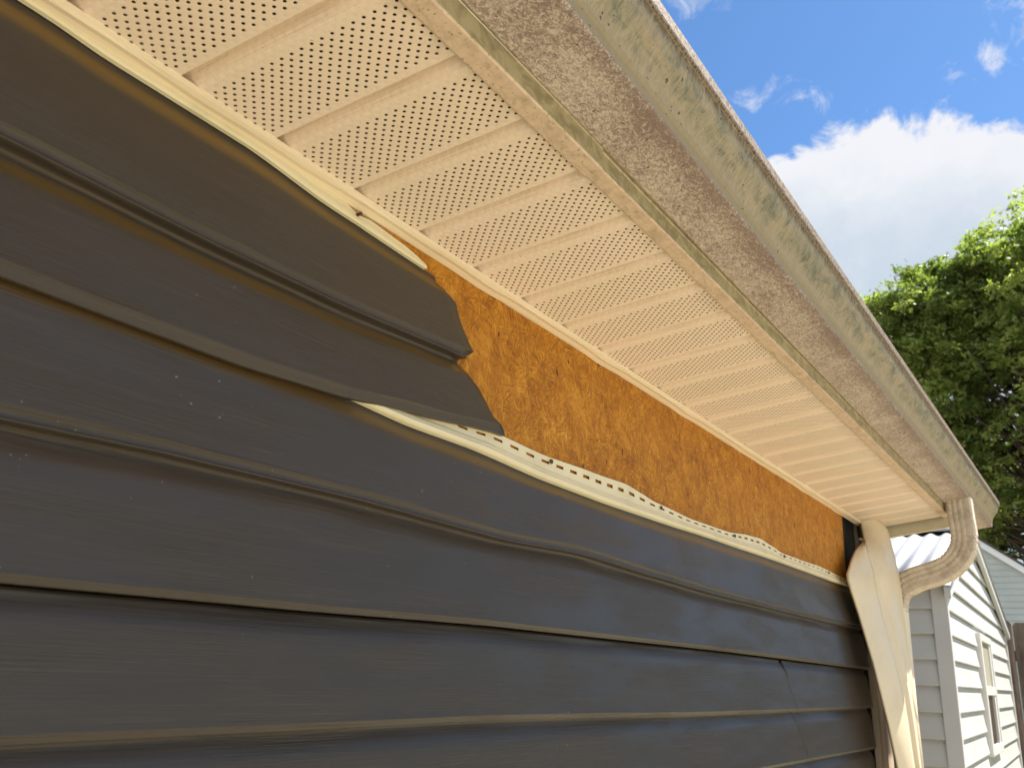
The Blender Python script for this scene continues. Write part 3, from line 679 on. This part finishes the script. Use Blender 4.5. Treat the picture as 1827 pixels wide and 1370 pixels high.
# ------------------------------------------------------------------ far house
fh = empty('neighbour_house', W(168, 0, GZ)); tag(fh, 'pale green sided house with white rake boards beyond the fence', 'house')
FA, FZ = 16.5, 22.4; fs_ = .76
def fspan(z_):
    hw = min((FZ-z_)/fs_, 25); return FA-hw, FA+hw
lapwall('gable_siding', M_FARH, fh, lambda x, y, z_: W(168+y-.3, x, z_)-fh.location, 40, fspan, fl=GZ)
m = MB().prism([(FA-25, GZ), (FA+25, GZ), (FA+25, FZ-25*fs_-.1), (FA, FZ-.1), (FA-25, FZ-25*fs_-.1)], (168.1, 195), lambda y, z_, x: W(x, y, z_)); m.build('wall', M_FARH, fh)
for sgn in (-1, 1):
    m = MB().prism([(FA, FZ-.2), (FA+sgn*27, FZ-.2-27*fs_), (FA+sgn*27, FZ+1.0-27*fs_), (FA, FZ+1.0)], (166.6, 167.2), lambda y, z_, x: W(x, y, z_)); m.build('rake_board', M_FARW, fh)
    m = MB().prism([(FA, FZ+1.02), (FA+sgn*27.5, FZ+1.02-27.5*fs_), (FA+sgn*27.5, FZ+1.5-27.5*fs_), (FA, FZ+1.5)], (166.4, 197), lambda y, z_, x: W(x, y, z_)); m.build('roof', M_SHINGLE, fh)

# ------------------------------------------------------------------ trees
def tree(name, label, base, blobs, nclump, nleaf, lsize, ml, seed, group, trunk_r=.28):
    """base in metres; blobs = [(cx, cy, cz, rx, ry, rz, weight)] metres; leaves sit in clumps at branch tips"""
    r = random.Random(seed); t = empty(name, base); tag(t, label, 'tree', group)
    B = Vector(base); tips = []
    for _ in range(nclump):
        k = r.choices(blobs, [b[6] for b in blobs])[0]
        while True:
            d = Vector((r.gauss(0, 1), r.gauss(0, 1), r.gauss(0, 1))).normalized()
            rad = r.uniform(.35, 1.0)**.45
            p = Vector((k[0]+d.x*k[3]*rad, k[1]+d.y*k[4]*rad, k[2]+d.z*k[5]*rad))
            if p.z > B.z+1.0: break
        tips.append(p)
    c = sum(tips, Vector())/len(tips)
    m = MB(); topz = c.z+.5
    tr = [B+Vector((0, 0, -.2)), B+Vector((.05, .02, .9)), B+(c-B)*.35+Vector((.1, 0, 0)), B+(c-B)*.7, Vector((c.x, c.y, topz))]
    m.tube(tr, [trunk_r*1.4, trunk_r, trunk_r*.8, trunk_r*.5, trunk_r*.2], 10); m.build('trunk', M_BARK, t, smooth=True)
    m = MB()
    for i, p in enumerate(tips):
        if i % 3: continue
        f = r.uniform(.3, .95); s = B+(c-B)*f; mid = s+(p-s)*.5+Vector((r.uniform(-.2, .2), r.uniform(-.2, .2), r.uniform(.0, .3)))
        m.tube([s, mid, p], [.05+.05*r.random(), .03, .008], 5)
    m.build('branches', M_BARK, t, smooth=True)
    vs, fs, tone = [], [], []
    for p in tips:
        cr = r.uniform(.32, .75); ct_ = r.uniform(.0, .75); n = int(nleaf*r.uniform(.5, 1.4))
        sub = [p+Vector((r.gauss(0, cr*.55), r.gauss(0, cr*.55), r.gauss(0, cr*.38))) for _ in range(7)]
        for _ in range(n):
            q = r.choice(sub)+Vector((r.gauss(0, .11), r.gauss(0, .11), r.gauss(0, .07)))
            s = lsize*r.uniform(.6, 1.35); a = Vector((r.gauss(0, 1), r.gauss(0, 1), r.gauss(0, .6))).normalized()
            nrm = Vector((r.gauss(0, .7), r.gauss(0, .7), 1)).normalized(); b = nrm.cross(a).normalized()
            k = len(vs); vs += [q-a*s, q+b*s*.42, q+a*s, q-b*s*.42]; fs.append((k, k+1, k+2, k+3)); tone.append(min(1, max(0, ct_+r.uniform(-.15, .3))))
    o = mesh('crown', vs, fs, ml, t)
    at = o.data.attributes.new('tone', 'FLOAT', 'FACE'); at.data.foreach_set('value', tone)
    return t
def mm_(x, y, z_): v = W(x, y, z_); return v
c0 = mm_(216, -9.3, 61)
tree('broadleaf_tree', 'big bright green leafy tree rising behind the gutter', (c0.x, c0.y, 0),
     [(c0.x, c0.y, c0.z, 5.0, 5.0, 4.8, 5), (27.0, 2.2, c0.z+1.9, 2.0, 2.0, 1.8, 1.7), (27.0, .8, c0.z+2.9, 2.0, 2.0, 1.7, 1.5), (c0.x-.6, c0.y+4.1, c0.z+.9, 2.5, 2.4, 3.0, 2.6), (c0.x, c0.y+.2, c0.z+2.9, 3.0, 2.7, 2.2, 2.0), (c0.x, c0.y-4.5, c0.z+2.0, 3.2, 3.2, 2.8, 2.4), (c0.x-.3, c0.y+4.3, c0.z-3.0, 2.6, 2.0, 2.4, 1.6)],
     980, 240, .085, M_LEAF, 11, 'trees beyond the shed', .4)
c1 = mm_(262, 2, 24)
tree('broadleaf_tree', 'dark green tree filling the gap above the pale green house', (c1.x, c1.y, 0),
     [(c1.x, c1.y, c1.z, 4, 9, 5.0, 1)], 420, 190, .15, M_LEAF2, 5, 'trees beyond the shed', .3)
c2 = mm_(110, -95, 30)  # out of view; added so the siding has foliage to reflect
tree('broadleaf_tree', 'unseen tree added across the yard for its reflection in the dark siding', (c2.x, c2.y, 0),
     [(c2.x, c2.y, c2.z, 4, 4, 4.5, 1)], 120, 150, .12, M_LEAF, 21, 'trees beyond the shed', .3)
